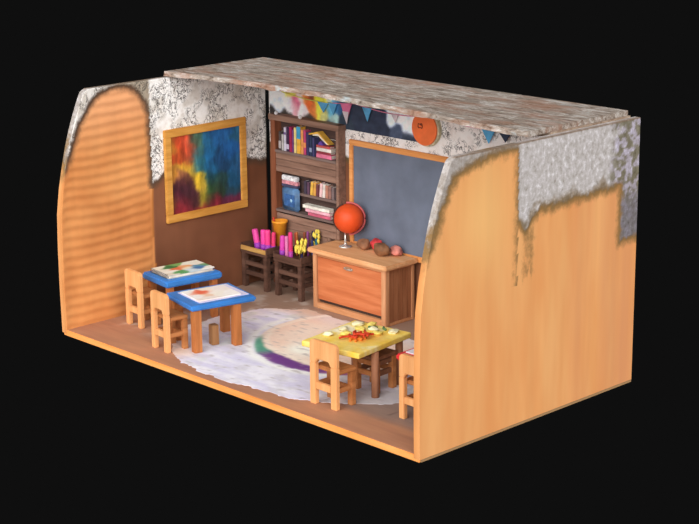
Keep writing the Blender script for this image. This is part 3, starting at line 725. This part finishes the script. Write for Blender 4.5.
DB = [(.5, .5, (236, 228, 218)), (.8, .8, (238, 232, 226)), (.2, .85, (232, 222, 214)), (.9, .3, (230, 216, 206)), (.7, .6, (236, 228, 214)), (.30, .35, (222, 96, 66)), (.42, .38, (226, 112, 80)), (.34, .22, (228, 130, 100)), (.15, .5, (236, 220, 200)), (.3, .1, (238, 232, 226)), (.6, .15, (236, 230, 224)), (.05, .1, (238, 234, 228)), (.62, .36, (228, 190, 160))]
sheet('paper', (1.70, .96), rB+.05, .54, .66, .6555, .004, lambda u, v: clampc(mixc((206, 200, 226), (222, 214, 230), .5+fb(u, v, 1, 3))), 'lavender sheet lying beneath the drawing on the front blue desk', 'paper', 10)
sheet('drawing', (1.69, .93), rB+.02, .46, .56, .660, .012, lambda u, v: blend(DB, u, v, 120, .06, 4), 'white drawing with an orange red blot on the front blue desk', 'drawing')
bkA = empty('picture_book', (.66, 1.34, .6555), rA); tag(bkA, 'spiral-bound picture book with green and red shapes on rear blue desk', 'book')
MB().box(-.20, .20, -.31, .31, 0, .035, .004).build('pages', plain('paper_pages', (224, 214, 200), .9), bkA)
BC = [(.1, .1, (226, 220, 200)), (.1, .5, (120, 160, 90)), (.25, .3, (60, 110, 60)), (.4, .15, (220, 214, 196)), (.5, .35, (214, 110, 70)), (.45, .55, (222, 160, 110)), (.2, .75, (226, 222, 206)), (.35, .9, (224, 216, 200)), (.6, .8, (90, 140, 170)), (.75, .75, (66, 110, 160)), (.8, .55, (196, 210, 214)), (.85, .3, (90, 150, 90)), (.7, .15, (226, 220, 206)), (.95, .9, (230, 226, 216)), (.55, .95, (110, 150, 100)), (.95, .1, (210, 200, 180)), (.62, .55, (226, 216, 190))]
slab_painted('cover', (-.215, -.325, .047), (.43, 0, 0), (0, .65, 0), (0, 0, -.011), 40, 50, lambda u, v: blend(BC, u, v, 160, .07, 4), painted('paper_paint'), bkA)
MB().box(-.215, .215, -.325, .325, -.0, .008, .002).build('cover', plain('grey_cover', (190, 186, 176), .7), bkA)
sp_ = MB()
for i in range(14):
    x = -.19+.029*i
    sp_.tube([(x, -.325+.02*math.cos(a)-.006, .024+.026*math.sin(a)) for a in [k*PI/5 for k in range(11)]], .003, 6)
sp_.build('spiral_binding', plain('dark_wire', (90, 84, 84), .4, .5), bkA)

blk = MB().box(-.05, .05, -.045, .045, 0, .25, .008).build('wooden_block', wood('block_wood', (132, 90, 54), (156, 110, 70), (172, 128, 86), 'z'), None, loc=(1.95, .86, FZ), rotz=rB)
blk.location = (1.80, .87, FZ)
tag(blk, 'short upright wooden block standing under the front blue desk', 'block')

# yellow table
YT = MB()
def yc(u, v):
    c = mixc((246, 202, 74), (248, 222, 128), .5+fb(u, v, 3, 3))
    c = mixc(c, (248, 238, 204), sst(.35*fb(u, v, 6, 2.5)+.5*math.exp(-((u-.25)**2+(v-.6)**2)/.08), .22, .45))
    c = mixc(c, (232, 150, 58), .95*math.exp(-((u-.62)**2+(v-.5)**2)/.05)*(.6+.6*fb(u, v, 2, 6)))
    return clampc(c)
ytab = empty('activity_table', (4.10, .97, FZ), math.radians(8)); tag(ytab, 'yellow-topped activity table with brown legs at the right front', 'table')
hT = .655-FZ
o = slab_painted('tabletop', (-.385, -.47, hT), (.78, 0, 0), (0, .94, 0), (0, 0, -.065), 50, 60, yc, painted('yellow_top_paint', .6, .12, (14, 14, 14), .3), ytab)
bv = o.modifiers.new('bevel', 'BEVEL'); bv.width = .03; bv.segments = 3; bv.limit_method = 'ANGLE'; bv.angle_limit = math.radians(60)
tl = wood('table_leg_wood', (136, 88, 62), (160, 108, 78), (176, 124, 94), 'z', sc=.8, bmp=.1)
for lx, ly in ((.36, -.14), (.31, .36), (-.18, -.20), (-.30, .36)):
    MB().cyl((lx, ly, 0), (lx, ly, hT-.066), .042, seg=20).build('leg', tl, ytab, True)
MB().box(-.30, .30, .33, .37, .30, .36, .006).build('apron', tl, ytab)
# crayons and scraps on it
RD, GRN, YLW, ORG = plain('red_wax', (206, 66, 36), .5), plain('green_wax', (96, 130, 80), .6), plain('yellow_wax', (240, 212, 110), .6), plain('orange_wax', (232, 130, 48), .5)
def crayon(x, y, z, l, rz, m, r=.013, bend=.3):
    b = MB(); b.tube([(l*(i/6-.5), bend*l*math.sin(PI*i/6)*.5, 0) for i in range(7)], r, 8)
    o = b.build('crayon', m, None, True, (x, y, z), rz); return o
k = 0
for i in range(18):
    a = random.uniform(0, PI*2); rr = random.uniform(0, .15); x, y = 4.20+rr*math.cos(a)*.9, .92+rr*math.sin(a)*1.3
    lay_ = i % 3
    tag(crayon(x, y, .655+.012+.021*lay_, random.uniform(.09, .15), random.uniform(0, PI), RD if i % 3 else ORG), 'curved red or orange wax crayon in the heap on the yellow table', 'crayon', 'red and orange crayons heaped on the yellow table')
for i in range(5):
    tag(crayon(4.12+random.uniform(-.1, .1), 1.30+random.uniform(-.06, .06), .655+.012, .10, random.uniform(0, PI), GRN), 'green wax crayon near the rear edge of the yellow table', 'crayon', 'green crayons on the yellow table')
for i in range(9):
    o = MB().ball((0, 0, .02), .062, 20, (1, .8, .38), None, .5, 11+i).build('dough_lump', YLW if i % 2 else plain('cream_dough', (240, 226, 184), .8), None, True, ((3.86, 3.98, 3.85, 3.97, 3.83, 3.96, 4.09, 4.22, 4.31)[i], (.78, .92, 1.02, 1.16, 1.26, 1.35, 1.24, 1.16, 1.33)[i], .656), i)
    tag(o, 'soft %s lump of modelling dough on the rear half of the yellow table' % ('yellow' if i % 2 else 'cream'), 'dough', ('yellow' if i % 2 else 'cream')+' dough lumps on the yellow table')

# brown chair tucked under the yellow table
BRN = wood('brown_chair_wood', (108, 68, 48), (134, 88, 62), (154, 108, 80), 'x', sc=.8)
BRD = wood('dark_stool_wood', (66, 46, 38), (92, 64, 52), (112, 82, 68), 'x', sc=.8)
def make_stool(name, w_, d, h, m, m2, rails=2, lab='', grp=None, top=True, z1=.30, z2=.17):
    o = empty(name, (0, 0, 0)); tag(o, lab, 'stool', grp); a, b, p = w_/2, d/2, .07
    for sx in (-1, 1):
        for sy in (-1, 1):
            x0, x1 = sorted((sx*a, sx*(a-p))); y0, y1 = sorted((sy*b, sy*(b-p)))
            MB().box(x0, x1, y0, y1, 0, h-.04, .006).build('leg', m, o)
    for sy in (-1, 1):
        y0 = -b+.01 if sy < 0 else b-.05
        for z in (z1, z2): MB().box(-a+p, a-p, y0, y0+.04, z, z+.055, .005).build('rail', m, o)
    for sx in (-1, 1):
        x0 = -a+.01 if sx < 0 else a-.05
        for z in (z1, z2): MB().box(x0, x0+.04, -b+p, b-p, z, z+.055, .005).build('rail', m2, o)
    MB().box(-a-.01, a+.01, -b-.01, b+.01, h-.04, h, .008).build('seat', m2, o)
    return o
s = make_stool('stool', .34, .34, .42, CHD, BRN, lab='brown wooden stool tucked under the yellow table', z1=.31, z2=.19)
s.location = (4.27, 1.06, FZ); s.rotation_euler.z = math.radians(4)
s.location = (4.42, 1.0, FZ)
s.location = (4.25, 1.10, FZ)

# red table with white paper, mostly behind the right wall
rd = make_desk('activity_table', 5.17, 1.28, math.radians(3), .74, .86, .655, .07, plain('red_enamel', (214, 48, 52), .45, 0, .06), [(-.31, -.02), (.31, -.37), (-.31, .37), (.31, .37)], 'red-topped table half hidden behind the right wall', 'table', leg=.07, legm=tl)
sheet('paper', (5.19, 1.32), math.radians(3), .66, .74, .6555, .012, lambda u, v: clampc(mixc((232, 228, 232), (214, 208, 214), .5+fb(u, v, 1, 3))), 'large white sheet of paper on the red table', 'paper', 10)

# ------------------------------------------------------------ dark stools with trays of markers
def dark_stool(x0, x1, lab, rim):
    w_ = x1-x0; o = make_stool('craft_stool', w_, .38, .50, BRD, BRD, lab=lab, grp='dark stools along the back wall', z1=.30, z2=.17)
    o['category'] = 'stool'
    o.location = ((x0+x1)/2-.02, 2.962, FZ)
    a = w_/2
    for sx in (-1, 1): MB().box(sx*a-.012, sx*a+.012, -.20, .20, .50, .585, .005).build('tray_side', BRD, o)
    MB().box(-a, a, -.202, -.18, .50, .56, .006).build('tray_front', rim, o)
    MB().box(-a, a, .178, .20, .50, .60, .006).build('tray_back', BRD, o)
    return o
dark_stool(.11, .61, 'dark wooden stool with a gilt-edged marker tray, nearest the painting', wood('gilt_rim', (150, 104, 56), (186, 140, 78), (206, 164, 96), 'x'))
dark_stool(.76, 1.27, 'dark wooden stool with marker tray between other stool and chest', BRD)
mz = FZ+.50
def marker(x, y, h, r, c, lab, grp, tilt=(0, 0), tip=None, cat='marker', z=mz):
    nm = 'marker_%d_%d_%d' % c
    o = empty('marker', (x, y, z)); o.rotation_euler = (tilt[0], tilt[1], 0)
    MB().lathe([(.001, 0), (r*.9, 0), (r, .01), (r, h-.02), (r*.82, h-.004), (r*.3, h)], seg=14).build('barrel', plain(nm, c, .45), o, True)
    if tip: MB().lathe([(.001, .004), (r*1.08, .004), (r*1.08, h*.34), (.001, h*.34)], seg=14).build('cap', plain('cap_%d_%d_%d' % tip, tip, .45), o, True)
    tag(o, lab, cat, grp); return o
PK = (232, 70, 160); PU = (150, 60, 170)
g = 'fat pink markers on the left stool'
marker(.29, 2.90, .28, .042, (226, 74, 156), 'fat pink marker leaning left in the left stool tray', g, (0, -.25), PU)
marker(.395, 2.90, .29, .040, PK, 'left upright one of three fat pink markers side by side', g, (0, 0), PU)
marker(.478, 2.90, .30, .040, (236, 66, 140), 'middle upright one of three fat pink markers side by side', g, (0, .0), PU)
marker(.555, 2.925, .28, .028, (226, 60, 110), 'right upright one of three fat pink markers side by side', g, (0, .05), PU)
marker(.80, 2.86, .29, .034, (214, 70, 170), 'violet pink marker at left end of the right stool tray', 'markers on the right stool', (0, .05), PU)
marker(.87, 2.88, .29, .024, (226, 130, 180), 'slim pale pink marker on the right stool', 'markers on the right stool')
marker(.68, 3.06, .30, .022, (206, 66, 50), 'tall red pencil rising between the two stools', None, z=FZ+.001+.0, cat='pencil') if False else None
for i, (x, y, h, c, lab) in enumerate([
        (.50, 3.10, .22, (206, 70, 60), 'red pencil behind the fat pink markers'),
        (.57, 3.12, .20, (236, 176, 80), 'yellow pencil at the rear right of left stool'),
        (.35, 3.10, .17, (60, 90, 60), 'short dark green pencil at the rear of left stool'),
        (.84, 3.10, .22, (190, 60, 50), 'red pencil at the rear left of right stool'),
        (.90, 3.05, .24, (176, 96, 50), 'brown orange pencil beside the tall magenta marker'),
        (.98, 3.10, .25, (140, 74, 50), 'dark brown pencil behind the tall magenta marker'),
        (1.10, 3.06, .27, (126, 60, 120), 'plum pencil on the right stool'),
        (1.13, 3.12, .27, (42, 40, 66), 'black blue pencil on the right stool behind the plum pencil'),
        (1.21, 3.10, .26, (40, 110, 130), 'teal pencil on the right stool'),
        (1.24, 3.03, .20, (52, 60, 110), 'short navy pencil at the right side of right stool'),
        (1.11, 2.94, .20, (56, 50, 96), 'short indigo pencil in the middle of right stool')]):
    marker(min(x-.02, 1.20), y, h*1.3, .017, c, lab, 'thin pencils standing in the stool trays', (random.uniform(-.05, .05), random.uniform(-.08, .08)), cat='pencil')
marker(1.02, 2.81, .38, .028, (206, 50, 110), 'tall magenta marker standing at the front of right stool', None, (0, 0), (170, 60, 150))
# yellow flowers / ribbons
def yellow_sprig(x, y, z, h, lab, seed):
    rs = random.Random(seed); o = empty('paper_flower', (x, y, z)); tag(o, lab, 'craft flower', 'yellow craft flowers behind the chest')
    b = MB(); b.tube([(0, 0, 0), (.01, 0, h*.4), (-.005, 0, h*.75)], .008); b.build('stem', plain('straw', (176, 140, 60), .8), o, True)
    p = MB()
    for i in range(9):
        a = rs.uniform(0, 2*PI); r = rs.uniform(.01, .045); zz_ = h*rs.uniform(.5, 1)
        p.ball((r*math.cos(a), r*math.sin(a), zz_), .02, 10, (1, 1, 1.7), None, .4, i)
    p.build('petals', plain('yellow_petals', (226, 202, 84), .7, 0, .15, 20), o, True); return o
yellow_sprig(1.10, 2.88, mz, .25, 'shorter yellow craft flower at the front of right stool', 1)
yellow_sprig(1.18, 2.88, mz, .32, 'taller yellow craft flower at the right end of right stool', 2)
yellow_sprig(1.19, 3.10, mz, .38, 'yellow craft flower rising behind the chest top corner', 3)
# orange tub behind
tb = empty('pencil_tub', (.735, 3.11, .0)); 
tb.location = (.64, 3.085, FZ+.93-.0)
tb.location = (.74, 3.06, mz+.001)
tb.location = (.54, 3.06, mz)
tag(tb, 'round orange tub holding a red pencil at the rear of left stool', 'tub')
MB().lathe([(.001, 0), (.05, 0), (.095, .38), (.105, .385), (.105, .41), (.093, .41), (.088, .36), (.001, .35)], seg=28).build('tub_body', plain('orange_plastic', (244, 150, 44), .45, 0, .15, 6), tb, True)
MB().cyl((-.055, -.05, .352), (-.06, -.052, .45), .012).build('pencil', plain('red_lacquer', (200, 60, 40), .4), tb, True)
